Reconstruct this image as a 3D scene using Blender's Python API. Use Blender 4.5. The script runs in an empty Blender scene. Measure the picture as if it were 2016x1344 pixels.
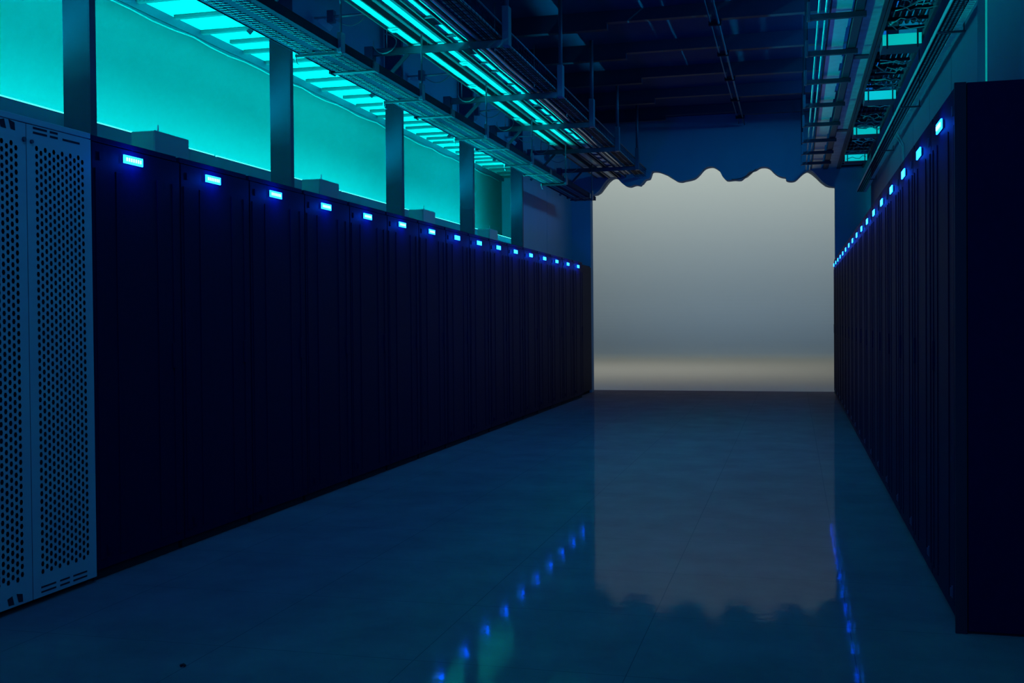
import bpy, bmesh, math, random
from mathutils import Vector, Matrix, Euler
random.seed(7)
S = bpy.context.scene
C = S.collection

# ------------------------------------------------------------------ camera
F_PX, YAW, PITCH, ROLL, CAM_H, SHIFT_Y = 2135.4, 0.2543, 0.0152, -0.0086, 1.2706, -9.57
cam_data = bpy.data.cameras.new('camera')
cam_data.sensor_fit = 'HORIZONTAL'
cam_data.sensor_width = 36.0
cam_data.lens = F_PX / 2016 * 36.0
cam_data.shift_y = SHIFT_Y / 2016
cam_data.clip_end = 200
cam = bpy.data.objects.new('camera', cam_data)
C.objects.link(cam)
cy, sy_ = math.cos(YAW), math.sin(YAW)
cp, sp = math.cos(PITCH), math.sin(PITCH)
right = Vector((cy, sy_, 0))
fwd = Vector((-sy_ * cp, cy * cp, -sp))
up = right.cross(fwd)
# image roll: u' = u c - v s ; v' = u s + v c  (v down)
cr, sr = math.cos(ROLL), math.sin(ROLL)
r2 = right * cr + up * sr
u2 = -right * sr + up * cr
m = Matrix((r2, u2, -fwd)).transposed().to_4x4()
m.translation = Vector((0, 0, CAM_H))
cam.matrix_world = m
S.camera = cam

# ------------------------------------------------------------------ world, colour management
w = bpy.data.worlds.new('world'); S.world = w
w.use_nodes = True
bg = w.node_tree.nodes['Background']
bg.inputs[0].default_value = (0.035, 0.135, 0.54, 1)
bg.inputs[1].default_value = 1.0
S.view_settings.view_transform = 'Standard'
S.view_settings.look = 'None'
S.view_settings.exposure = 0.0
S.view_settings.gamma = 1.0
S.view_settings.use_curve_mapping = False

CYAN = (0.0, 1.0, 0.92)
def area(name, loc, rot, sx, sy, power, color, parent=None, spread=math.pi):
    d = bpy.data.lights.new(name, 'AREA'); d.shape = 'RECTANGLE'; d.size = sx; d.size_y = sy
    d.energy = power; d.color = color; d.spread = spread
    o = bpy.data.objects.new(name, d); C.objects.link(o)
    o.location = loc; o.rotation_euler = rot
    if parent: o.parent = parent
    return o

# studio lights behind the end wall: overhead softbox pool on the floor and a wall washer
area('studio_floor_lamp', (-4.0, 26.5, 8.6), (math.radians(10), 0, 0), 9.0, 8.0, 140, (1.0, 0.98, 0.88), spread=math.radians(134))
area('studio_wall_lamp', (-2.0, 30.0, 10.0), (math.radians(93), 0, 0), 22.0, 0.5, 560, (0.90, 1.0, 0.92), spread=math.radians(96))
area('studio_ambient_lamp', (-2.0, 24.0, 10.5), (math.radians(64), 0, 0), 14.0, 2.0, 52, (0.22, 0.55, 1.0), spread=math.radians(44))
# added blue fill lights above the view (their fixtures are added further down)
CEIL_FILLS = [(-1.4, 2.5, 4.60), (-1.4, 6.2, 4.60), (-1.4, 9.6, 4.30)]
for lx_, ly_, lz_ in CEIL_FILLS:
    area('ceiling_lamp_glow', (lx_, ly_, lz_), (math.radians(32), 0, 0), 1.2, .25, 20, (0.03, 0.32, 1.0), spread=math.radians(120))

RIGHT_FILLS = [(1.08, 12.4, 4.58), (1.08, 15.6, 4.58)]  # added blue fill lights tucked above the right trays
for lx_, ly_, lz_ in RIGHT_FILLS:
    area('wall_lamp_glow', (lx_, ly_, lz_), (0, math.radians(66), 0), .3, 2.6, 33, (0.01, 0.46, 1.0), spread=math.radians(172))

# ------------------------------------------------------------------ helpers
class MB:
    def __init__(s): s.v = []; s.f = []; s.m = []
    def quad(s, a, b, c, d, mi=0):
        n = len(s.v); s.v += [a, b, c, d]; s.f.append((n, n+1, n+2, n+3)); s.m.append(mi)
    def box(s, x0, x1, y0, y1, z0, z1, mi=0):
        n = len(s.v)
        s.v += [(x0,y0,z0),(x1,y0,z0),(x1,y1,z0),(x0,y1,z0),(x0,y0,z1),(x1,y0,z1),(x1,y1,z1),(x0,y1,z1)]
        for q in ((0,3,2,1),(4,5,6,7),(0,1,5,4),(1,2,6,5),(2,3,7,6),(3,0,4,7)):
            s.f.append(tuple(n+i for i in q)); s.m.append(mi)
        return s
    def obox(s, a, b, wdt, h, mi=0, upv=Vector((0,0,1))):
        a = Vector(a); b = Vector(b); d = (b-a).normalized()
        x = d.cross(upv).normalized(); y = x.cross(d)
        n = len(s.v)
        for p in (a, b):
            for sx, sy in ((-1,-1),(1,-1),(1,1),(-1,1)):
                s.v.append(tuple(p + x*sx*wdt/2 + y*sy*h/2))
        for q in ((0,1,2,3),(7,6,5,4),(0,4,5,1),(1,5,6,2),(2,6,7,3),(3,7,4,0)):
            s.f.append(tuple(n+i for i in q)); s.m.append(mi)
        return s
    def tube(s, pts, r, n=8, mi=0, caps=True):
        pts = [Vector(p) for p in pts]; base = len(s.v); prev = None
        for i, p in enumerate(pts):
            t = (pts[min(i+1, len(pts)-1)] - pts[max(i-1, 0)]).normalized()
            if prev is None:
                a = Vector((0,0,1)) if abs(t.z) < .9 else Vector((1,0,0))
                x = t.cross(a).normalized()
            else:
                x = (prev - t*prev.dot(t)).normalized()
            prev = x; y = t.cross(x)
            for k in range(n):
                an = 2*math.pi*k/n
                s.v.append(tuple(p + x*math.cos(an)*r + y*math.sin(an)*r))
        for i in range(len(pts)-1):
            for k in range(n):
                a = base+i*n+k; b = base+i*n+(k+1) % n
                s.f.append((a, b, b+n, a+n)); s.m.append(mi)
        if caps:
            s.f.append(tuple(base+k for k in reversed(range(n)))); s.m.append(mi)
            e = base+(len(pts)-1)*n
            s.f.append(tuple(e+k for k in range(n))); s.m.append(mi)
        return s
    def holed(s, P, u0, v0, du, dv, cols, rows, rw, rh, stag=True, sides=6, mi=0):
        """sheet of cols x rows cells, each with a real hole; P maps (u,v)->xyz; odd columns are shifted half a cell"""
        for c in range(cols):
            off = dv/2 if (stag and c % 2) else 0
            ua, ub = u0+c*du, u0+(c+1)*du
            if off:
                s.quad(P(ua, v0), P(ub, v0), P(ub, v0+off), P(ua, v0+off), mi)
                e = v0+rows*dv
                s.quad(P(ua, e-dv+off), P(ub, e-dv+off), P(ub, e), P(ua, e), mi)
            for r in range(rows - (1 if off else 0)):
                va = v0+off+r*dv; vb = va+dv
                uc, vc = (ua+ub)/2, (va+vb)/2
                n = len(s.v)
                outer = [(ub, vc), (ub, vb), (ua, vb), (ua, vc), (ua, va), (ub, va)]
                an = [0, 55, 125, 180, 235, 305]
                inner = [(uc+rw*math.cos(math.radians(a)), vc+rh*math.sin(math.radians(a))) for a in an]
                s.v += [P(*q) for q in outer] + [P(*q) for q in inner]
                for k in range(6):
                    j = (k+1) % 6
                    s.f.append((n+k, n+j, n+6+j, n+6+k)); s.m.append(mi)
        return s
    def build(s, name, mats, parent=None, loc=(0,0,0), bevel=0, smooth=False):
        me = bpy.data.meshes.new(name)
        me.from_pydata([tuple(v) for v in s.v], [], s.f)
        if not isinstance(mats, (list, tuple)): mats = [mats]
        for mm in mats: me.materials.append(mm)
        me.polygons.foreach_set('material_index', s.m)
        if smooth: me.polygons.foreach_set('use_smooth', [True]*len(me.polygons))
        me.update()
        o = bpy.data.objects.new(name, me); C.objects.link(o); o.location = loc
        if parent: o.parent = parent
        if bevel:
            b = o.modifiers.new('bevel', 'BEVEL'); b.width = bevel; b.segments = 2; b.limit_method = 'ANGLE'
        return o

def tag(o, label=None, cat=None, group=None, kind=None):
    if label: o['label'] = label
    if cat: o['category'] = cat
    if group: o['group'] = group
    if kind: o['kind'] = kind
    return o
def thing(name, label, cat, loc=(0,0,0), group=None):
    o = bpy.data.objects.new(name, None); C.objects.link(o); o.location = loc; o.empty_display_size = .1
    return tag(o, label, cat, group)
def struct(o): o['kind'] = 'structure'; return o
def copy_tree(o, parent=None):
    c = o.copy(); C.objects.link(c)
    if parent: c.parent = parent
    for ch in list(o.children): copy_tree(ch, c)
    return c
ORD = ['first','second','third','fourth','fifth','sixth','seventh','eighth','ninth','tenth','eleventh','twelfth','thirteenth','fourteenth','fifteenth','sixteenth','seventeenth','eighteenth']

# ------------------------------------------------------------------ materials
def mat(name, col, rough=.5, metal=0., spec=.5, emit=None, estr=0., noise=None, bump=None):
    m_ = bpy.data.materials.new(name); m_.use_nodes = True
    nt = m_.node_tree; p = nt.nodes['Principled BSDF']
    p.inputs['Base Color'].default_value = (*col, 1)
    p.inputs['Roughness'].default_value = rough
    p.inputs['Metallic'].default_value = metal
    p.inputs['Specular IOR Level'].default_value = spec
    if emit:
        p.inputs['Emission Color'].default_value = (*emit, 1); p.inputs['Emission Strength'].default_value = estr
    if noise:   # (scale, colour amount)
        tc = nt.nodes.new('ShaderNodeTexCoord'); nz = nt.nodes.new('ShaderNodeTexNoise')
        nz.inputs['Scale'].default_value = noise[0]; nz.inputs['Detail'].default_value = 5
        nt.links.new(tc.outputs['Object'], nz.inputs['Vector'])
        mx = nt.nodes.new('ShaderNodeMix'); mx.data_type = 'RGBA'
        k = noise[1]
        mx.inputs[6].default_value = (*[c*(1-k) for c in col], 1); mx.inputs[7].default_value = (*[min(1, c*(1+k)) for c in col], 1)
        nt.links.new(nz.outputs['Fac'], mx.inputs[0]); nt.links.new(mx.outputs[2], p.inputs['Base Color'])
        if bump:
            bp = nt.nodes.new('ShaderNodeBump'); bp.inputs['Strength'].default_value = bump; bp.inputs['Distance'].default_value = .002
            nt.links.new(nz.outputs['Fac'], bp.inputs['Height']); nt.links.new(bp.outputs['Normal'], p.inputs['Normal'])
    return m_
M = {}
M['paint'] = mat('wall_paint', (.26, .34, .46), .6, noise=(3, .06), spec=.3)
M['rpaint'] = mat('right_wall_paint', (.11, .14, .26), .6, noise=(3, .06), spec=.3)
M['endwall'] = mat('end_wall_paint', (.22, .36, .50), .7, noise=(2, .08), spec=.2)
M['ceil'] = mat('ceiling_paint', (.016, .045, .15), .8, spec=.2, noise=(1.5, .15))
M['rib'] = mat('ceiling_rib_paint', (.015, .024, .075), .6, spec=.3)
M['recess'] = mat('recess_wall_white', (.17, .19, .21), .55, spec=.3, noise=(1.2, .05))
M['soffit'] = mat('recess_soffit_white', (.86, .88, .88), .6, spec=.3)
M['slat'] = mat('soffit_slat_steel', (.10, .16, .19), .5, spec=.3)
M['studio'] = mat('studio_white', (.78, .79, .76), .9, spec=.1)
M['black'] = mat('black_powder_coat', (.003, .006, .045), .6, spec=.04, noise=(30, .2))
M['blackpost'] = mat('black_frame_steel', (.014, .022, .042), .5, spec=.2)
M['cabinet'] = mat('light_grey_powder_coat', (.42, .50, .56), .5, spec=.3, noise=(40, .04))
M['dark'] = mat('dark_interior', (.02, .03, .05), .8, spec=.1)
M['fin'] = mat('fin_grey_paint', (.07, .055, .125), .55, spec=.3, noise=(6, .07))
M['box'] = mat('junction_box_grey', (.36, .44, .48), .5, spec=.3)
M['galv'] = mat('galvanised_steel', (.66, .84, .85), .35, metal=.12, noise=(14, .18))
M['steel'] = mat('bright_steel', (.70, .76, .76), .3, metal=.8)
M['rail'] = mat('dark_rail_steel', (.05, .08, .11), .5, metal=.2, spec=.3)
M['strut'] = mat('strut_channel_steel', (.07, .10, .17), .5, metal=.2)
M['tray'] = mat('perforated_tray_steel', (.012, .016, .04), .8, spec=.05)
M['louvre'] = mat('louvre_edge_steel', (.13, .19, .22), .45, metal=.2)
M['cable'] = mat('black_cable', (.02, .03, .04), .5)
M['cablegrey'] = mat('grey_cable', (.30, .36, .38), .45)
M['strip'] = mat('led_strip_cyan', (.5, 1, .95), .4, emit=(.10, 1.0, .86), estr=1.1)
M['led'] = mat('light_bar_lens', (.02, .2, .4), .2, emit=(.004, .14, 1.0), estr=14.0)
M['diode'] = mat('light_bar_diode', (.5, .9, 1), .2, emit=(.12, .5, 1.0), estr=7.0)
M['lumi'] = mat('luminaire_diffuser', (.6, .8, .8), .5, emit=(0, 1.0, .88), estr=.42)
M['crumb'] = mat('dark_crumb', (.02, .02, .02), .8)

def floor_mat():
    m_ = bpy.data.materials.new('polished_floor_tiles'); m_.use_nodes = True
    nt = m_.node_tree; N = nt.nodes; L = nt.links; p = N['Principled BSDF']
    geo = N.new('ShaderNodeNewGeometry'); sep = N.new('ShaderNodeSeparateXYZ'); L.new(geo.outputs['Position'], sep.inputs[0])
    def line(sock, off):
        a = N.new('ShaderNodeMath'); a.operation = 'ADD'; a.inputs[1].default_value = off; L.new(sock, a.inputs[0])
        b = N.new('ShaderNodeMath'); b.operation = 'PINGPONG'; b.inputs[1].default_value = .4; L.new(a.outputs[0], b.inputs[0])
        c = N.new('ShaderNodeMath'); c.operation = 'LESS_THAN'; c.inputs[1].default_value = .0018; L.new(b.outputs[0], c.inputs[0])
        return c
    lx = line(sep.outputs[0], .585+8); ly = line(sep.outputs[1], 8-7.02+.8)
    mx = N.new('ShaderNodeMath'); mx.operation = 'MAXIMUM'; L.new(lx.outputs[0], mx.inputs[0]); L.new(ly.outputs[0], mx.inputs[1])
    nz = N.new('ShaderNodeTexNoise'); nz.inputs['Scale'].default_value = 2.2; nz.inputs['Detail'].default_value = 7; nz.inputs['Roughness'].default_value = .65
    L.new(geo.outputs['Position'], nz.inputs['Vector'])
    ramp = N.new('ShaderNodeValToRGB'); ramp.color_ramp.elements[0].position = .3; ramp.color_ramp.elements[1].position = .75
    ramp.color_ramp.elements[0].color = (.155, .132, .165, 1); ramp.color_ramp.elements[1].color = (.21, .18, .22, 1)
    L.new(nz.outputs['Fac'], ramp.inputs[0])
    mix = N.new('ShaderNodeMix'); mix.data_type = 'RGBA'; mix.inputs[7].default_value = (.08, .10, .13, 1)
    L.new(mx.outputs[0], mix.inputs[0]); L.new(ramp.outputs[0], mix.inputs[6]); df = N.new('ShaderNodeBsdfDiffuse'); gl = N.new('ShaderNodeBsdfGlossy'); ms = N.new('ShaderNodeMixShader')
    L.new(mix.outputs[2], df.inputs['Color']); ms.inputs[0].default_value = .036
    rr = N.new('ShaderNodeMapRange'); rr.inputs[3].default_value = .035; rr.inputs[4].default_value = .08
    L.new(nz.outputs['Fac'], rr.inputs[0]); L.new(rr.outputs[0], gl.inputs['Roughness']); gl.inputs['Color'].default_value = (.9, .95, 1, 1)
    L.new(df.outputs[0], ms.inputs[1]); L.new(gl.outputs[0], ms.inputs[2])
    N.remove(p); L.new(ms.outputs[0], N['Material Output'].inputs['Surface'])
    n2 = N.new('ShaderNodeTexNoise'); n2.inputs['Scale'].default_value = 5.0; n2.inputs['Detail'].default_value = 3
    L.new(geo.outputs['Position'], n2.inputs['Vector'])
    bp = N.new('ShaderNodeBump'); bp.inputs['Strength'].default_value = .06; bp.inputs['Distance'].default_value = .01
    L.new(n2.outputs['Fac'], bp.inputs['Height']); L.new(bp.outputs['Normal'], gl.inputs['Normal'])
    return m_
M['floor'] = floor_mat()

# ------------------------------------------------------------------ setting
YE = 18.6                 # front face of the end wall
struct(MB().box(-5.3, 2.9, -2.5, 19.3, -.12, 0).build('floor', M['floor']))
struct(MB().box(-5.3, 2.9, -2.5, YE, 4.7, 4.82).build('ceiling', M['ceil']))
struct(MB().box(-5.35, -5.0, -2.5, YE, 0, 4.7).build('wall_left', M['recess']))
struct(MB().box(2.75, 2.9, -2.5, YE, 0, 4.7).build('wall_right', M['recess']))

# end wall with a torn, wavy-topped opening
WAVE = [(-3.408,3.426),(-3.33,3.442),(-3.244,3.511),(-3.171,3.616),(-3.11,3.685),(-3.049,3.714),(-2.965,3.71),(-2.922,3.685),(-2.893,3.652),(-2.845,3.603),(-2.785,3.565),(-2.714,3.552),(-2.654,3.571),(-2.606,3.577),(-2.546,3.565),(-2.51,3.606),(-2.451,3.658),(-2.391,3.672),(-2.362,3.726),(-2.338,3.788),(-2.272,3.793),(-2.201,3.778),(-2.13,3.747),(-2.037,3.705),(-1.967,3.65),(-1.908,3.612),(-1.838,3.6),(-1.78,3.612),(-1.686,3.627),(-1.616,3.648),(-1.546,3.703),(-1.465,3.793),(-1.395,3.828),(-1.314,3.831),(-1.257,3.803),(-1.2,3.758),(-1.166,3.687),(-1.109,3.615),(-1.063,3.59),(-.949,3.595),(-.846,3.59),(-.778,3.648),(-.71,3.714),(-.608,3.745),(-.528,3.787),(-.438,3.788),(-.371,3.757),(-.315,3.698),(-.248,3.642),(-.181,3.611),(-.119,3.597),(-.115,3.563),(-.07,3.538),(-.003,3.535),(.052,3.556),(.119,3.622),(.174,3.665),(.241,3.697),(.296,3.694),(.362,3.635),(.438,3.54),(.526,3.462),(.591,3.425),(.663,3.413)]
def smooth_curve(p, n=3):
    out = []
    for i in range(len(p)-1):
        a = p[max(i-1,0)]; b = p[i]; c = p[i+1]; d = p[min(i+2,len(p)-1)]
        for k in range(n):
            t = k/n
            out.append(tuple(.5*((2*b[j]) + (-a[j]+c[j])*t + (2*a[j]-5*b[j]+4*c[j]-d[j])*t*t + (-a[j]+3*b[j]-3*c[j]+d[j])*t**3) for j in (0,1)))
    return out+[p[-1]]
top = smooth_curve(WAVE)
def end_wall():
    T = .22
    ring = [(-3.395, 0)] + top + [(.66, 0)]
    b = MB()
    # vertical strips between the outline and the ceiling
    for (x0, z0), (x1, z1) in zip(top[:-1], top[1:]):
        for y in (YE, YE+T):
            b.quad((x0,y,z0),(x1,y,z1),(x1,y,4.7),(x0,y,4.7))
        b.quad((x0,YE,z0),(x0,YE+T,z0),(x1,YE+T,z1),(x1,YE,z1))
    b.box(-5.35, top[0][0], YE, YE+T, 0, 4.7)
    b.box(top[-1][0], 2.9, YE, YE+T, 0, 4.7)
    return b.build('wall_back', M['endwall'])
struct(end_wall())
# thin cable drooping across the top of the opening
def arc(a, b, sag, n=14):
    a = Vector(a); b = Vector(b)
    return [a.lerp(b, i/n) - Vector((0,0,sag*4*(i/n)*(1-i/n))) for i in range(n+1)]
tag(MB().tube(arc((-1.0, YE-.02, 3.60), (-.60, YE-.02, 3.755), .05), .006, 6).build('cable', M['cable'], smooth=True),
    'thin dark cable sagging across the wavy top edge of the pale opening', 'cable')

# torn grey lining hanging just behind the wavy edge
M['lining'] = mat('grey_lining_cloth', (.45, .47, .50), .9, spec=.1)
_nt = M['lining'].node_tree; _p = _nt.nodes['Principled BSDF']
_tr = _nt.nodes.new('ShaderNodeBsdfTranslucent'); _tr.inputs['Color'].default_value = (.25, .31, .40, 1)
_mx = _nt.nodes.new('ShaderNodeMixShader'); _mx.inputs[0].default_value = .95
_nt.links.new(_p.outputs[0], _mx.inputs[1]); _nt.links.new(_tr.outputs[0], _mx.inputs[2]); _nt.links.new(_mx.outputs[0], _nt.nodes['Material Output'].inputs['Surface'])
LINING = {
 'grey torn strip of lining on the left end of the wavy opening edge': [(-3.456,3.461),(-3.377,3.473),(-3.29,3.542),(-3.215,3.649),(-3.153,3.719),(-3.092,3.753),(-3.006,3.749),(-2.958,3.723),(-2.994,3.715),(-3.043,3.697),(-3.1,3.651),(-3.167,3.569),(-3.241,3.475),(-3.303,3.438),(-3.377,3.431),(-3.439,3.446)],
 'grey torn strip of lining on the right end of the wavy opening edge': [(.177,3.696),(.211,3.732),(.244,3.74),(.3,3.735),(.367,3.679),(.444,3.583),(.533,3.499),(.599,3.462),(.675,3.445),(.675,3.434),(.588,3.421),(.522,3.442),(.444,3.503),(.366,3.587),(.3,3.647),(.244,3.684)],
 'small grey flap of lining at the step left of the second wave crest': [(-2.575,3.597),(-2.545,3.648),(-2.485,3.704),(-2.412,3.715),(-2.449,3.666),(-2.507,3.592)],
 'small grey flap of lining in the dip before the last wave crest': [(-.121,3.635),(-.082,3.593),(-.003,3.583),(.053,3.6),(.075,3.585),(.037,3.554),(-.026,3.535),(-.083,3.547),(-.116,3.579)],
 'thin grey edge of lining on the right slope of the second wave crest': [(-2.16,3.786),(-2.065,3.746),(-1.994,3.693),(-1.935,3.657),(-1.864,3.645),(-1.793,3.651),(-1.776,3.627),(-1.852,3.604),(-1.935,3.629),(-2.006,3.672),(-2.077,3.72)],
 'pale flap of lining behind the drooping thin cable': [(-.858,3.627),(-.789,3.69),(-.719,3.758),(-.639,3.792),(-.611,3.777),(-.674,3.711),(-.743,3.651),(-.812,3.623)],
}
for lab, pts in LINING.items():
    b = MB(); n = len(pts)
    b.v = [(x, 18.822, z) for x, z in pts]; b.f = [tuple(range(n))]; b.m = [0]
    tag(b.build('lining_strip', M['lining']), lab, 'cloth', 'torn lining strips along the wavy opening')

# pale studio beyond: floor sweeping up into a wall
def studio():
    b = MB(); prof = [(19.3, -.002), (38.8, -.002)]
    R = 2.2
    for k in range(1, 25):
        a = math.pi/2*k/24
        prof.append((38.8+R*math.sin(a), R-R*math.cos(a)))
    prof += [(41, 2.2+.5*k) for k in range(1, 22)]
    for (y0, z0), (y1, z1) in zip(prof[:-1], prof[1:]):
        b.quad((-26, y0, z0), (20, y0, z0), (20, y1, z1), (-26, y1, z1))
    o = b.build('wall_far', M['studio'], smooth=True); return struct(o)
studio()
M['studioside'] = mat('studio_side_paint', (.04, .045, .05), .9, spec=.1)
struct(MB().box(-26, 20, 19.4, 41.0, 13.0, 13.1).build('ceiling_far', M['studioside']))
struct(MB().box(-26.1, -26, 19.4, 41.0, 0, 13.0).build('wall_far_left', M['studioside']))
struct(MB().box(20, 20.1, 19.4, 41.0, 0, 13.0).build('wall_far_right', M['studioside']))
struct(MB().box(-26, 20, 19.2, 19.4, 4.75, 13.0).build('wall_far_upper', M['studioside']))
struct(MB().box(-26, -5.35, 19.2, 19.4, 0, 4.75).build('wall_far_west', M['studioside']))
struct(MB().box(2.9, 20, 19.2, 19.4, 0, 4.75).build('wall_far_east', M['studioside']))

# ceiling ribs (stepped) and raised middle bay
ti = 1
for y in (12.0, 13.43, 14.86, 16.29, 17.72):
    b = MB()
    b.box(-3.9, -2.0, y, y+.09, 4.50, 4.70); b.box(-2.0, -.85, y, y+.09, 4.57, 4.70); b.box(-.85, 1.3, y, y+.09, 4.52, 4.70)
    struct(b.build('trim_%d' % ti, M['rib'])); ti += 1
# lintel above the left openings
struct(MB().box(-3.91, -3.84, 2.0, YE, 3.52, 4.70).build('trim_%d' % ti, M['endwall'])); ti += 1
# closed wall panels past the last opening
for y0, y1 in ((14.78, 16.62), (16.635, YE)):
    struct(MB().box(-3.83, -3.74, y0, y1, 2.215, 4.69).build('trim_%d' % ti, M['paint'], bevel=.006)); ti += 1
# recess soffit with slats
def soffit():
    root = struct(bpy.data.objects.new('trim_%d' % ti, None)); C.objects.link(root)
    MB().box(-5.0, -3.92, 2.0, 18.58, 3.80, 3.86).build('soffit_panel', M['soffit'], root)
    b = MB(); y = 7.0; rnd = random.Random(3)
    while y < 18.4:
        x0 = -4.90 + rnd.uniform(-.06, .03)
        b.box(x0, -3.95, y, y+.05, 3.765, 3.80); y += rnd.choice((.36, .44, .5, .36, .48))
    b.build('slats', M['slat'], root, bevel=.01)
    # cornice and cable along the top of the cyan wall
    MB().box(-5.0, -4.95, 2.0, 18.58, 3.725, 3.80).build('cornice', M['strut'], root)
    pts = [(-4.94, 2+.3*i, 3.705-.025*abs(math.sin(i*.9))) for i in range(55)]
    MB().tube(pts, .006, 6).build('cornice_cable', M['cablegrey'], root, smooth=True)
soffit(); ti += 1
# upstand behind the rack tops that hides the strip
struct(MB().box(-4.31, -4.285, 2.0, 18.58, 0, 2.542).build('trim_%d' % ti, M['paint'])); ti += 1
# right upper wall: panels with gaps, on the right rack tops
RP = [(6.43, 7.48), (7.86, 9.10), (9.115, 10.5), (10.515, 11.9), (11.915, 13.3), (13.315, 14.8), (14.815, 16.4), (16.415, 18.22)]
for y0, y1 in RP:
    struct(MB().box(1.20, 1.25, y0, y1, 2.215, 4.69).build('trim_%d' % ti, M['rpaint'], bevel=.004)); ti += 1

# ------------------------------------------------------------------ left bays: cyan strips, fins, boxes
FIN_Y = [5.09+2.4*i for i in range(5)]
bays = [(2.75, FIN_Y[0]+.02)] + [(FIN_Y[i]+.02, FIN_Y[i+1]+.02) for i in range(3)] + [(FIN_Y[3]+.02, 17.0)]
bay_lab = ['in the nearest bay above the pale perforated cabinet', 'between the first and second upright fins', 'between the second and third upright fins',
           'between the third and fourth upright fins', 'in the far bay before the last fin']
for i, (y0, y1) in enumerate(bays):
    t = thing('light_strip', 'glowing cyan light strip ' + bay_lab[i], 'light strip', (-4.297, (y0+y1)/2, 2.542), 'cyan strips above the left racks')
    h = (y1-y0)/2-.02
    MB().box(-.012, .012, -h, h, 0, .004).build('mounting_channel', M['strut'], t)
    MB().tube([(0, -h, .010), (0, h, .010)], .007, 8).build('tube', M['strip'], t, smooth=True)
    k_ = 1.0 if i < 4 else 1.5
    area('strip_glow', (-.03, 0, -.03), (0, math.radians(98), 0), .05, 2*h, 38.0*k_, CYAN, parent=t)
    area('strip_ceiling_wash', (-.02, 0, .0), (0, math.radians(172), 0), .03, 2*h, 21.0*k_, CYAN, parent=t, spread=math.radians(72))
    area('strip_uplight', (-.010, 0, .021), (0, math.radians(270-33), 0), .012, 2*h, 34.0*k_, CYAN, parent=t, spread=math.radians(45))
    area('strip_low_beam', (-.006, 0, .021), (0, math.radians(270-14), 0), .010, 2*h, 6.0*k_, CYAN, parent=t, spread=math.radians(30))

for i, y in enumerate(FIN_Y):
    t = thing('wall_fin', 'tall grey upright steel fin, %s from the camera in the left row' % ORD[i] if i < 4 else 'grey upright fin at the far end of the cyan openings', 'fin', (-3.735, y, 2.205), 'upright fins between the cyan openings')
    MB().box(-.085, .078, 0, .045, 0, 2.48).build('web', M['fin'], t, bevel=.003)
    MB().box(.078, .085, -.002, .052, 0, 2.48).build('flange', M['fin'], t)
    MB().box(-.09, .09, -.004, .056, -.004, .004).build('foot_plate', M['fin'], t)

BOXY = [5.62, 7.90, 10.36, 12.82]
for i, y in enumerate(BOXY):
    t = thing('junction_box', 'grey metal box on the rack tops, %s from the camera' % ORD[i], 'box', (-3.60, y, 2.202), 'metal boxes on the left rack tops')
    MB().box(-.16, -.012, 0, .36, 0, .193).build('housing', M['box'], t, bevel=.004)
    MB().box(-.010, 0, -.003, .363, .0, .195).build('cover', M['box'], t, bevel=.004)
    MB().tube([(-.02, .06, .19), (-.02, .06, .235)], .004, 8).build('stud', M['steel'], t)
    b = MB(); b.tube([(0, .09, .05), (.004, .09, .05)], .007, 10); b.build('latch', M['rail'], t)

# ------------------------------------------------------------------ server racks
RACK_W, RACK_H = .8, 2.2
def make_rack(sgn, lo, lz, diodes, end=False):
    """front face at local x=0 facing +x (left row, sgn=1) or -x (right row, sgn=-1)"""
    root = thing('server_rack', 'rack', 'server rack')
    def bx(b, a0, a1, y0, y1, z0, z1):     # depth measured inward from the front
        x0, x1 = -sgn*a0, -sgn*a1
        return b.box(min(x0,x1), max(x0,x1), y0, y1, z0, z1)
    g = .004
    b = MB(); bx(b, .03, .95, g, RACK_W-g, .06, RACK_H-.03); b.build('cabinet_body', M['black'], root)
    b = MB(); bx(b, .035, .93, .02, RACK_W-.02, 0, .06); b.build('plinth', M['dark'], root)
    b = MB(); bx(b, .012, .95, .006, RACK_W-.03, RACK_H-.03, RACK_H-.001); b.build('top_cover', M['black'], root, bevel=.003)
    b = MB(); bx(b, .006, .03, .008, RACK_W-.008, .055, RACK_H-.035)
    for y in (.03, .20, .565, .715):
        bx(b, .002, .006, y, y+.05, .10, RACK_H-.16)
    d = b.build('door', M['black'], root, bevel=.0015)
    b = MB(); bx(b, 0, .008, .085, .11, .118, .165); bx(b, -.006, .004, .090, .105, .125, .158)
    b.build('latch', M['black'] if sgn > 0 else M['strut'], d)
    b = MB(); bx(b, -.002, .008, .70, .725, 1.02, 1.16); b.build('handle', M['black'], d, bevel=.003)
    b = MB(); bx(b, .0, .01, .06, .075, 2.08, 2.12); b.build('hinge', M['black'] if sgn > 0 else M['strut'], d)
    b = MB(); bx(b, -.004, .006, lo-.078, lo+.078, lz-.017, lz+.017)
    lb = b.build('light_bar', M['blackpost'], root, bevel=.002)
    b = MB(); bx(b, -.010, -.004, lo-.083, lo+.083, lz-.021, lz+.021)
    tag(b.build('lens', M['led'], lb), 'glowing blue lens')
    if diodes:
        for k in range(7):
            yy = lo-.06+.02*k
            b = MB(); bx(b, -.013, -.0098, yy-.0045, yy+.0045, lz-.009, lz+.009)
            b.build('diode', M['diode'], lb)
    if end:
        b = MB(); bx(b, 0, .045, -.012, .002, 0, RACK_H); b.build('corner_post', M['blackpost'], root, bevel=.002)
        b = MB(); bx(b, .048, .95, -.008, .002, .01, RACK_H-.002); b.build('side_panel', M['black'], root, bevel=.002)
    pl = bpy.data.lights.new('bar_glow', 'POINT'); pl.energy = GLOW*(1.9 if sgn > 0 else .8); pl.color = (.0, .06, 1.0); pl.shadow_soft_size = .02
    po = bpy.data.objects.new('bar_glow', pl); C.objects.link(po); po.parent = root; po.location = (sgn*.06, lo, lz)
    return root
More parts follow.
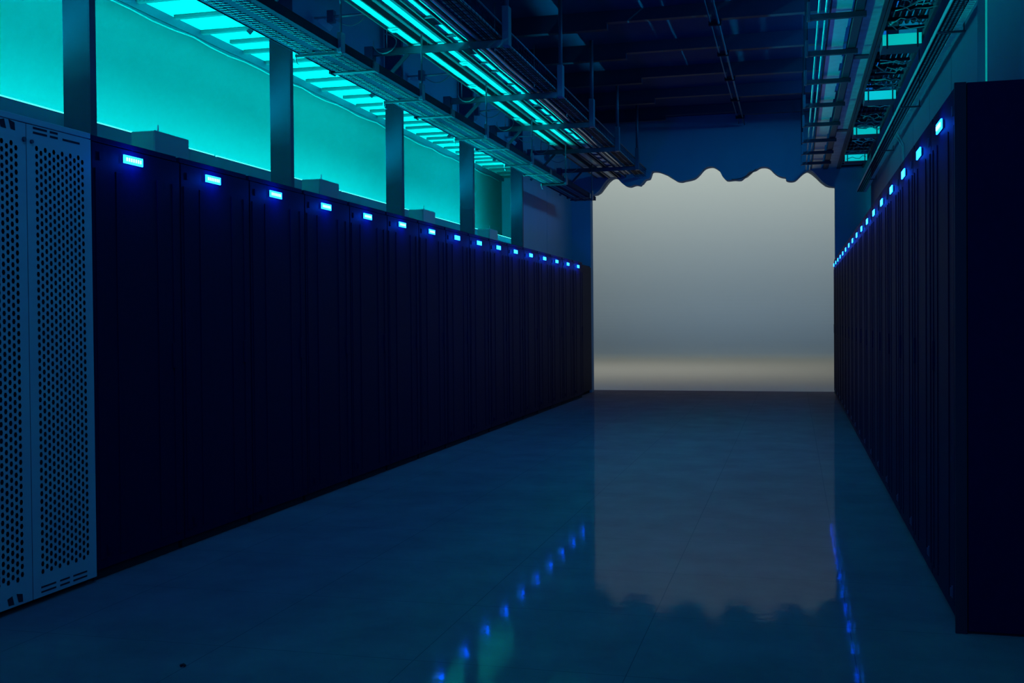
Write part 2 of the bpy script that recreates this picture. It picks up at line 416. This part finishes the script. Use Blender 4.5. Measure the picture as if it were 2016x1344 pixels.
GLOW = 0.9
XL, XR = -3.32, .622
def place(proto, used, loc, label, group):
    o = proto if not used else copy_tree(proto)
    o.location = loc; o['label'] = label; o['group'] = group
    return o
near = make_rack(1, .335, 2.113, True); far = make_rack(1, .335, 2.113, False)
for i in range(16):
    p = near if i < 7 else far
    lab = 'black server rack with lit blue bar, %s from the pale perforated cabinet' % ORD[i]
    if i == 15: lab = 'black server rack with lit blue bar at the far end of the left row'
    place(p, i not in (0, 7), (XL, 4.632+.8*i, 0), lab, 'black server racks in the left row')
# added black box standing in for the shaded gap past the left row
t = thing('blank_cabinet', 'plain black cabinet without a light bar at the far end of the left row', 'cabinet', (XL-.075, 17.436, 0))
MB().box(-.95, -.03, .0, 1.15, .06, 2.19).build('cabinet_body', M['black'], t)
MB().box(-.93, -.05, .02, 1.13, 0, .06).build('plinth', M['dark'], t)
MB().box(-.03, -.008, .006, 1.144, .055, 2.165).build('door', M['black'], t, bevel=.002)
rend = make_rack(-1, .4, 2.095, True, end=True)
place(rend, False, (XR, 4.645, 0), 'black server rack with broad bare end panel, nearest in the right row', 'black server racks in the right row')
rnear = make_rack(-1, .4, 2.095, False)
for i in range(1, 17):
    lab = 'black server rack with lit blue bar, %s from the near end of the right row' % ORD[i]
    if i == 16: lab = 'black server rack with lit blue bar at the far end of the right row'
    place(rnear, i != 1, (XR, 4.645+.8*i, 0), lab, 'black server racks in the right row')

# ------------------------------------------------------------------ pale perforated cabinet
def cabinet():
    y0, y1 = 3.70, 4.628
    t = thing('perforated_cabinet', 'pale grey cabinet with two honeycomb perforated door leaves beside the black racks', 'cabinet', (XL, y0, 0))
    W = y1-y0; half = W/2
    MB().box(-.95, -.03, .003, W-.003, .05, 2.2).build('cabinet_body', M['dark'], t)
    MB().box(-.93, -.05, .02, W-.02, 0, .05).build('plinth', M['dark'], t)
    MB().box(-.95, -.0, .003, W-.003, 2.172, 2.2).build('top_cover', M['cabinet'], t, bevel=.003)
    zA, zB = .125, 2.085
    for k in range(2):
        a = k*half+.003; b_ = (k+1)*half-.003
        P = lambda u, v: (0, u, v)
        h = MB()
        ma, mb = (.050, .052) if k == 1 else (.052, .050)
        cols = 12; rows = 55; du = (b_-a-ma-mb)/cols; dv = (zB-zA)/rows
        h.holed(P, a+ma, zA, du, dv, cols, rows, .0108, .0138)
        d = h.build('door_leaf', M['cabinet'], t)
        # solid borders of the leaf
        f = MB()
        f.box(-.003, 0, a, a+ma, .03, 2.168); f.box(-.003, 0, b_-mb, b_, .03, 2.168)
        f.box(-.025, 0, a+ma, b_-mb, .03, zA); f.box(-.025, 0, a+ma, b_-mb, zB, 2.168)
        f.build('door_frame', M['cabinet'], d)
        s_ = MB()
        if k == 1:
            for z in (.073, .051):
                for ya, yb in ((.055, .157), (.186, .255), (.282, .385)):
                    s_.box(-.002, .0012, half+ya, half+yb, z-.004, z+.004)
            for z, segs in ((2.157, ((.045, .14), (.16, .215))), (2.136, ((.045, .14), (.16, .215), (.25, .375)))):
                for ya, yb in segs: s_.box(-.002, .0012, half+ya, half+yb, z-.005, z+.005)
            s_.build('slots', M['dark'], d)
        else:
            for c0, up_ in ((.35, 1), (.345, 0)):
                zc = .062 if up_ else 2.147
                sg = 1 if up_ else 1
                for q in (((-.053,.011),(-.021,.019),(-.009,-.022),(-.044,-.020)), ((.005,.022),(.044,.013),(.047,-.022),(.019,-.019))):
                    n = len(s_.v)
                    s_.v += [(.0012, c0+yy, zc+zz*sg) for yy, zz in q] ; s_.f.append((n, n+3, n+2, n+1)); s_.m.append(0)
            s_.build('emblem', M['dark'], d)
    MB().tube([(.002, half-.02, 2.095), (.010, half-.02, 2.095)], .011, 10).build('lock', M['rail'], t)
    MB().tube([(.002, half+.03, 2.092), (.010, half+.03, 2.092)], .009, 10).build('lock', M['rail'], t)
cabinet()

# ------------------------------------------------------------------ left perforated cable tray (above the rack fronts)
def perf_tray(label, xa, xb, z, y0, y1, bands, pitch, hw, hh, lipmat, rail_h=.06, name='cable_tray', ym=None):
    t = thing(name, label, 'cable tray', ((xa+xb)/2, y0, z))
    ox = (xa+xb)/2
    P = lambda u, v: (u-ox, v-y0, 0)
    b = MB(); x = xa; 
    for kind, wd, cols in bands:
        if kind == 's': b.quad(P(x, y0), P(x+wd, y0), P(x+wd, y1), P(x, y1))
        else: b.holed(P, x, y0, wd/cols, pitch, cols, int((y1-y0)/pitch), hw, hh)
        x += wd
    b.build('tray_base', M['tray'], t)
    L = y1-y0
    MB().box(xa-ox-.006, xa-ox, 0, L, -.004, rail_h).build('side_rail', lipmat[0], t)
    MB().box(xb-ox, xb-ox+.006, 0, L, -.004, rail_h).build('side_rail', lipmat[1], t)
    return t, ox
LT, ox = perf_tray('dark perforated cable tray running along the left rack tops below the cyan soffit', -3.385, -3.06, 3.17, 5.2, 17.15,
          [('s', .035, 0), ('h', .105, 2), ('s', .045, 0), ('h', .105, 2), ('s', .035, 0)], .045, .010, .015, (M['tray'], M['tray']))
b = MB(); yy = .01
while yy < 11.9:
    for x0 in (-.118, -.070, .036, .084):
        b.obox((x0-.006, yy, -.004), (x0+.030, yy+.016, -.004), .011, .004)
    yy += .045
b.build('louvres', M['louvre'], LT)
for y in (7.70, 9.6, 11.6, 13.78, 14.8, 16.6):
    b = MB(); b.box(-.180, .175, y-5.2-.03, y-5.2+.03, -.014, -.002); b.build('splice_plate', M['rail'], LT)
    b = MB(); b.box(-.185, -.171, y-5.2-.05, y-5.2+.05, -.02, .05); b.build('clamp', M['rail'], LT)
    MB().box(.171, .185, y-5.2-.05, y-5.2+.05, -.02, .05).build('clamp', M['rail'], LT)

# ------------------------------------------------------------------ left overhead group on wall brackets
BAR_Y = [6.85, 9.10, 11.35, 13.20, 15.20, 17.20]
Z0 = 3.70
BL = ['nearest the camera', 'second along from the camera', 'third along from the camera', 'fourth along from the camera', 'fifth along from the camera', 'farthest from the camera']
for i, y in enumerate(BAR_Y):
    t = thing('support_bracket', 'steel bracket bar carrying the left overhead trays, ' + BL[i], 'bracket', (-3.0, y, Z0), 'bracket bars under the left overhead trays')
    b = MB(); b.box(-.68, .575, -.003, .0, -.06, -.001); b.box(-.68, .575, .038, .041, -.06, -.001); b.box(-.68, .575, -.003, .041, -.004, -.001)
    b.build('channel', M['strut'], t)
    MB().box(-.70, -.62, -.025, .065, -.18, .02).build('wall_plate', M['strut'], t, bevel=.004)
    MB().box(.575, .635, -.03, .07, -.062, .28).build('end_post', M['strut'], t, bevel=.004)
    b = MB(); b.tube([(.605, .02, .28), (.605, .02, 4.70-Z0)], .022, 8); b.build('ceiling_rod', M['strut'], t, smooth=True)
    b = MB(); b.tube([(-.50, .02, -.02), (-.50, .02, 4.70-Z0)], .006, 6); b.build('threaded_rod', M['steel'], t, smooth=True)
    b = MB(); b.tube([(-.12, .02, -.0), (-.12, .02, 4.70-Z0)], .005, 6); b.build('threaded_rod', M['steel'], t, smooth=True)
    b = MB(); b.obox((-.66, .02, -.42), (-.30, .02, -.06), .035, .012, upv=Vector((0,1,0))); b.build('brace', M['strut'], t)
    # small loose cable looping round the bar
    r = random.Random(i)
    cx = -.46+r.uniform(-.05, .05)
    pts = [(cx+.10*math.sin(a)*1.1, -.035+.02*math.sin(a*2), .02+.085*math.cos(a)) for a in [k*.42 for k in range(13)]]
    o = MB().tube([(-3.0+p[0], y+p[1], Z0+p[2]+.01) for p in pts], .006, 6).build('cable_loop', M['cablegrey'], smooth=True)
    tag(o, 'small grey cable looped over the left bracket bar ' + BL[i], 'cable', 'cable loops on the left bracket bars')

HY = [7.05, 8.75, 10.75, 12.75, 14.75, 16.75]
for i, y in enumerate(HY):
    t = thing('tray_hanger', 'threaded rod hanger holding the left perforated tray, ' + BL[i], 'hanger', (-3.045, y, 3.16), 'hangers of the left perforated tray')
    b = MB(); b.tube([(0, 0, .06), (0, 0, .538)], .008, 8); b.build('rod', M['strut'], t, smooth=True)
    MB().box(-.016, .016, -.035, .035, -.02, .12).build('clamp', M['strut'], t, bevel=.003)
    MB().box(-.345, .01, -.012, .012, -.026, -.008).build('cross_bar', M['rail'], t)
    b = MB(); b.tube([(-.345, 0, -.04), (-.345, 0, .12)], .006, 6); b.tube([(-.345, 0, -.04), (-.335, .0, -.07), (-.32, 0, -.075)], .005, 6); b.build('hook', M['steel'], t, smooth=True)
# horizontal pipes from the lintel to the trays
for i, y in enumerate([8.35, 10.6, 12.6, 14.5, 16.5]):
    t = thing('cross_pipe', 'thin steel pipe reaching from lintel to overhead trays, ' + (['nearest the camera','second along','third along','fourth along','farthest along'][i]), 'pipe', (-3.84, y, 3.79), 'cross pipes behind the left trays')
    b = MB(); b.tube([(.0, 0, 0), (.62, 0, 0)], .011, 8); b.build('pipe', M['steel'], t, smooth=True)
    MB().box(.12, .18, -.03, .03, -.05, .05).build('pipe_clip', M['strut'], t, bevel=.004)
    pts = arc((.15, 0, .02), (.47, .03, .02), .10, 10); b = MB(); b.tube(pts, .006, 6); b.build('slack_cable', M['cablegrey'], t, smooth=True)
    b = MB(); b.obox((.04, 0, -.01), (.15, .0, -.10), .05, .004, upv=Vector((0,1,0))); b.build('gusset', M['galv'], t)

Y0, Y1 = 6.2, 18.58
def trunk(label, x0, x1, railL, railR, z=Z0, joints=(), name='cable_trunking'):
    t = thing(name, label, 'trunking', ((x0+x1)/2, Y0, z)); c = (x0+x1)/2; L = Y1-Y0
    MB().box(x0-c, x1-c, 0, L, .020, .024).build('base', M['galv'], t)
    for a, b_ in (railL, railR):
        MB().box(a-c, b_-c, 0, L, 0, .075).build('side_rail', M['rail'], t, bevel=.002)
    for y in joints:
        MB().box(x0-c, x1-c, y-Y0-.06, y-Y0+.06, .004, .020).build('joint_cover', M['galv'], t, bevel=.003)
        MB().box(x0-c+.03, x1-c-.02, y-Y0-.035, y-Y0-.02, .0025, .004).build('screw_slot', M['rail'], t)
    return t
trunk('pale metal cable trunking nearest the left wall on the bracket bars', -3.275, -3.17, (-3.285, -3.275), (-3.17, -3.155), joints=(8.6, 10.9, 12.8, 14.8))
trunk('pale metal cable trunking second from the left wall on the bracket bars', -3.055, -2.955, (-3.085, -3.055), (-2.955, -2.925), joints=(9.9, 13.0))
# third: ladder with cover plates between straps
t = thing('cable_ladder', 'narrow cable ladder with short pale covers beside the wire basket', 'cable ladder', (-2.83, Y0, Z0))
for a in (-.055, .045): MB().box(a, a+.012, 0, Y1-Y0, 0, .06).build('side_rail', M['rail'], t)
y = .3; r = random.Random(5)
while y < Y1-Y0-.6:
    ln = r.choice((.28, .34, .75, .5)); 
    MB().box(-.043, .045, y, y+ln, .022, .026).build('cover', M['galv'], t)
    MB().box(-.043, .045, y+ln, y+ln+.03, .005, .03).build('rung', M['rail'], t)
    y += ln + r.choice((.08, .12, .3))
# conduits and cables
for x, z, rr, mt, lab in ((-2.745, .02, .012, 'cablegrey', 'thin grey conduit running beside the narrow cable ladder overhead'),
                          (-2.715, .012, .009, 'steel', 'bright thin steel conduit between ladder and wire basket overhead'),
                          (-2.69, .013, .010, 'cable', 'black cable strung between the two thin overhead conduits'),
                          (-2.655, .018, .016, 'steel', 'thicker bright steel conduit against the wire basket overhead')):
    pts = [(x+.004*math.sin(k*1.3), Y0+k*.5, Z0+z+.003*math.sin(k*2.1)) for k in range(25)]
    tag(MB().tube(pts, rr, 8).build('conduit' if mt != 'cable' else 'cable', M[mt], smooth=True), lab, 'conduit' if mt != 'cable' else 'cable')
# wire mesh basket
t = thing('wire_basket_tray', 'wire mesh basket tray full of cables on the bar ends over the aisle', 'cable tray', (-2.52, Y0, Z0+.003))
b = MB()
L = Y1-Y0
for x in (-.09, -.045, 0, .045, .085): b.tube([(x, 0, 0), (x, L, 0)], .003, 4)
for s_ in (-.095, .085):
    for z in (.04, .08, .12): b.tube([(s_, 0, z), (s_, L, z)], .003, 4)
b.build('long_wires', M['tray'], t)
b = MB(); k = 0
while k*.1 < L:
    yy = k*.1; b.tube([(-.095, yy, .12), (-.095, yy, 0), (.085, yy, 0), (.085, yy, .12)], .003, 4); k += 1
b.build('cross_wires', M['tray'], t)
MB().tube([(.087, 0, .125), (.087, L, .125)], .010, 6).build('top_edge', M['strut'], t, smooth=True)
for k in range(7):
    x = -.075+.024*k; rr = random.Random(20+k)
    pts = [(-2.52+x, Y0+j*.45, Z0+.022+rr.uniform(0, .006)) for j in range(28)]
    pts = [p for p in pts if p[1] < Y1]
    tag(MB().tube(pts, .010, 6).build('cable', M['cable' if k % 3 else 'cablegrey'], smooth=True),
        'loose data cable lying in the wire basket tray over the aisle', 'cable', 'cables lying in the wire basket tray')

# conduit along the dark ceiling
t = thing('ceiling_conduit', 'thin conduit with clips running along the dark middle ceiling', 'conduit', (-.78, 9.2, 4.49))
MB().tube([(0, 0, 0), (0, 9.3, 0)], .012, 8).build('pipe', M['strut'], t, smooth=True)
MB().tube([(-.09, 0, .02), (-.09, 9.3, .02)], .008, 8).build('pipe', M['strut'], t, smooth=True)
for k in range(7): MB().box(-.11, .03, .02+1.43*k, .07+1.43*k, -.014, .03).build('clip', M['tray'], t)

# ------------------------------------------------------------------ right overhead group
RY0, RY1 = 7.6, 18.58
for x, rr, lab in ((.205, .010, 'thin bright conduit at the aisle edge of the right overhead trays'), (.262, .011, 'thin bright conduit second from the aisle among the right trays')):
    tag(MB().tube([(x, RY0, Z0+.012), (x, RY1, Z0+.012)], rr, 8).build('conduit', M['galv'], smooth=True), lab, 'conduit')
t = thing('cable_tray', 'flat pale steel cable tray with torn inner edge above the right racks', 'cable tray', (.38, RY0, Z0+.002))
b = MB(); r = random.Random(9); y = 0
while y < RY1-RY0-.2:
    ln = r.uniform(.15, .4); wd = r.choice((.078, .066, .074, .06)); b.box(-.078, wd, y, y+ln, .018, .022); y += ln
b.build('tray_base', M['galv'], t)
MB().box(-.09, -.078, 0, RY1-RY0, .016, .06).build('side_rail', M['rail'], t)
MB().box(.100, .170, 0, RY1-RY0, 0, .08).build('side_rail', M['rail'], t, bevel=.004)
RUNG = [7.85, 9.08, 10.32, 11.56, 12.83, 14.10, 15.38, 16.5, 17.6]
for i, y in enumerate(RUNG):
    t = thing('support_bracket', 'dark cross bar under the right overhead trays, %s from the camera' % ORD[i], 'bracket', (.35, y, Z0), 'cross bars under the right overhead trays')
    MB().box(-.21, .22, -.022, .022, -.045, -.001).build('channel', M['rail'], t, bevel=.003)
    MB().box(-.235, -.21, -.03, .03, -.05, .10).build('end_clip', M['strut'], t, bevel=.003)
    b = MB(); b.tube([(-.222, 0, .10), (-.222, 0, 1.0)], .006, 6); b.build('threaded_rod', M['tray'], t, smooth=True)
t = thing('cable_trunking', 'long galvanised trunking strip with mottled zinc bloom above right racks', 'trunking', (.625, RY0, Z0)); L = RY1-RY0
M['spangle'] = mat('mottled_zinc', (.48, .70, .72), .4, metal=.15, noise=(9, .45))
MB().box(-.065, .065, 0, L, .020, .024).build('base', M['spangle'], t)
MB().box(-.072, -.065, 0, L, .018, .08).build('side_rail', M['rail'], t)
MB().box(.065, .095, 0, L, 0, .08).build('side_rail', M['rail'], t)
for y in (3.05, 7.2): MB().box(-.065, .065, y, y+.14, .008, .020).build('joint_strap', M['rail'], t)
t = thing('cable_ladder', 'wide cable ladder beside the galvanised strip above the right racks', 'cable ladder', (.92, RY0, Z0))
MB().box(-.195, -.165, 0, L, 0, .10).build('side_rail', M['rail'], t, bevel=.003)
MB().box(.165, .195, 0, L, 0, .10).build('side_rail', M['rail'], t, bevel=.003)
y = .15
while y < L: MB().box(-.165, .165, y, y+.03, .03, .055).build('rung', M['tray'], t); y += .3
LUM = [7.75, 10.0, 12.45, 14.75, 17.2]
for i, y in enumerate(LUM):
    t = thing('luminaire', 'box luminaire with cyan lit face under right ladder, %s from the camera' % ORD[i], 'light', (.92, y, Z0+.03), 'box luminaires under the right ladder')
    MB().box(-.16, .16, .006, .34, -.10, -.002).build('housing', M['strut'], t, bevel=.004)
    MB().box(-.16, .16, 0, .006, -.098, -.004).build('diffuser', M['lumi'], t)
    for x in (-.13, .12): MB().box(x, x+.014, -.014, -.001, -.13, .03).build('strap', M['rail'], t)
for i in range(4):
    ya, yb = LUM[i]+.5, LUM[i+1]-.15
    b = MB(); rr = random.Random(40+i)
    for k in range(9):
        yy = rr.uniform(ya, yb)
        b.tube([(.77+rr.uniform(0,.04)+j*.055, yy+rr.uniform(-.08,.08), Z0-.012-rr.uniform(0,.05)) for j in range(6)], .005, 5)
    o = b.build('cable_tangle', M['cablegrey'], smooth=True)
    tag(o, 'tangle of thin cables under right ladder between %s and %s luminaires' % (ORD[i], ORD[i+1]), 'cables', 'cable tangles under the right ladder', 'stuff')
    b = MB()
    n = int((yb-ya)/.06)
    for k in range(6):
        x = .79+.05*k; b.tube([(x, ya+.4, Z0+.075), (x, yb-.05, Z0+.075)], .02, 6)
    tag(b.build('cable_bundle', M['cable'], smooth=True), 'bundle of parallel dark cables on right ladder between %s and %s luminaires' % (ORD[i], ORD[i+1]), 'cables', 'cable bundles on the right ladder')
RT, ox = perf_tray('ribbed perforated cable tray with bright edges running down the right wall', 1.0, 1.14, 3.30, 6.6, 18.5,
          [('s', .012, 0), ('h', .116, 4), ('s', .012, 0)], .04, .009, .013, (M['galv'], M['galv']), rail_h=.03)
b = MB(); y = 0
while y < 11.8: b.box(.030, .069, y, y+.016, -.014, -.001); y += .045
b.build('ribs', M['galv'], RT)
for i, y in enumerate((8.2, 11.0, 13.8, 16.6)):
    t = thing('tray_hanger', 'thin rod hanger holding the ribbed right tray, %s from the camera' % ORD[i], 'hanger', (1.165, y, 3.29), 'rod hangers of the ribbed right tray')
    MB().box(-.175, .01, -.012, .012, -.026, -.014).build('cross_bar', M['rail'], t)
    b = MB(); b.tube([(0, 0, -.02), (0, 0, 1.41)], .005, 6); b.build('rod', M['rail'], t, smooth=True)
for i, (y, x) in enumerate(((12.55, 1.165), (12.75, 1.175))):
    pts = [(1.10, y-.05, 3.26), (x, y-.02, 3.15), (x+.01, y, 2.9), (x+.0, y+.04, 2.5), (x, y+.05, 2.22)]
    tag(MB().tube(pts, .008, 6).build('cable', M['cablegrey'], smooth=True), ['grey cable dropping from the ribbed right tray to the racks, nearer one', 'grey cable dropping from the ribbed right tray to the racks, farther one'][i], 'cable')
# right recess: strip light behind the panels
t = thing('light_strip', 'cyan light strip in the recess behind the right wall panels', 'light strip', (1.62, 10.5, 2.25))
MB().box(-.02, .02, -7.5, 7.5, -.03, .0).build('mounting_channel', M['strut'], t)
MB().tube([(0, -7.5, .008), (0, 7.5, .008)], .007, 8).build('tube', M['strip'], t, smooth=True)
area('strip_glow', (.05, 0, .03), (0, math.radians(-150), 0), .05, 14.8, 50, CYAN, parent=t)
struct(MB().box(1.3, 2.75, 2.0, YE, 3.9, 3.96).build('trim_%d' % ti, M['soffit'])); ti += 1
struct(MB().box(2.68, 2.75, 2.0, YE, 3.55, 3.63).build('trim_%d' % ti, M['slat'])); ti += 1

# speck on the floor
b = MB(); b.tube([(0, 0, 0.001), (.012, .003, .006), (.02, 0, .002)], .005, 6)
tag(b.build('crumb', M['crumb'], loc=(-2.2, 3.55, .004), smooth=True), 'tiny dark crumb on the bare floor before the pale cabinet', 'debris')

# made-up fixtures for the added blue fill lights over the near aisle
for i, (x, y, z) in enumerate(CEIL_FILLS):
    t = thing('ceiling_lamp', ['blue ceiling lamp hanging above the camera end of the aisle', 'blue ceiling lamp above the second left rack', 'blue ceiling lamp above the aisle before the dark ribs'][i], 'light', (x, y, z+.035), 'blue ceiling lamps')
    MB().box(-.64, .64, -.16, .16, .0, .06).build('housing', M['strut'], t, bevel=.006)
    MB().tube([(-.4, 0, .06), (-.4, 0, 4.70-z-.035)], .01, 6).tube([(.4, 0, .06), (.4, 0, 4.70-z-.035)], .01, 6).build('rods', M['strut'], t)
for i, (x, y, z) in enumerate(RIGHT_FILLS):  # made-up housings for the added fill lights on the right
    t = thing('wall_lamp', ['blue lamp up in the corner above the right ladder, nearer one', 'blue lamp up in the corner above the right ladder, by the end wall'][i], 'light', (x, y, z), 'blue lamps above the right ladder')
    MB().box(-.0, .11, -1.3, 1.3, .07, .115).build('housing', M['rail'], t, bevel=.005)
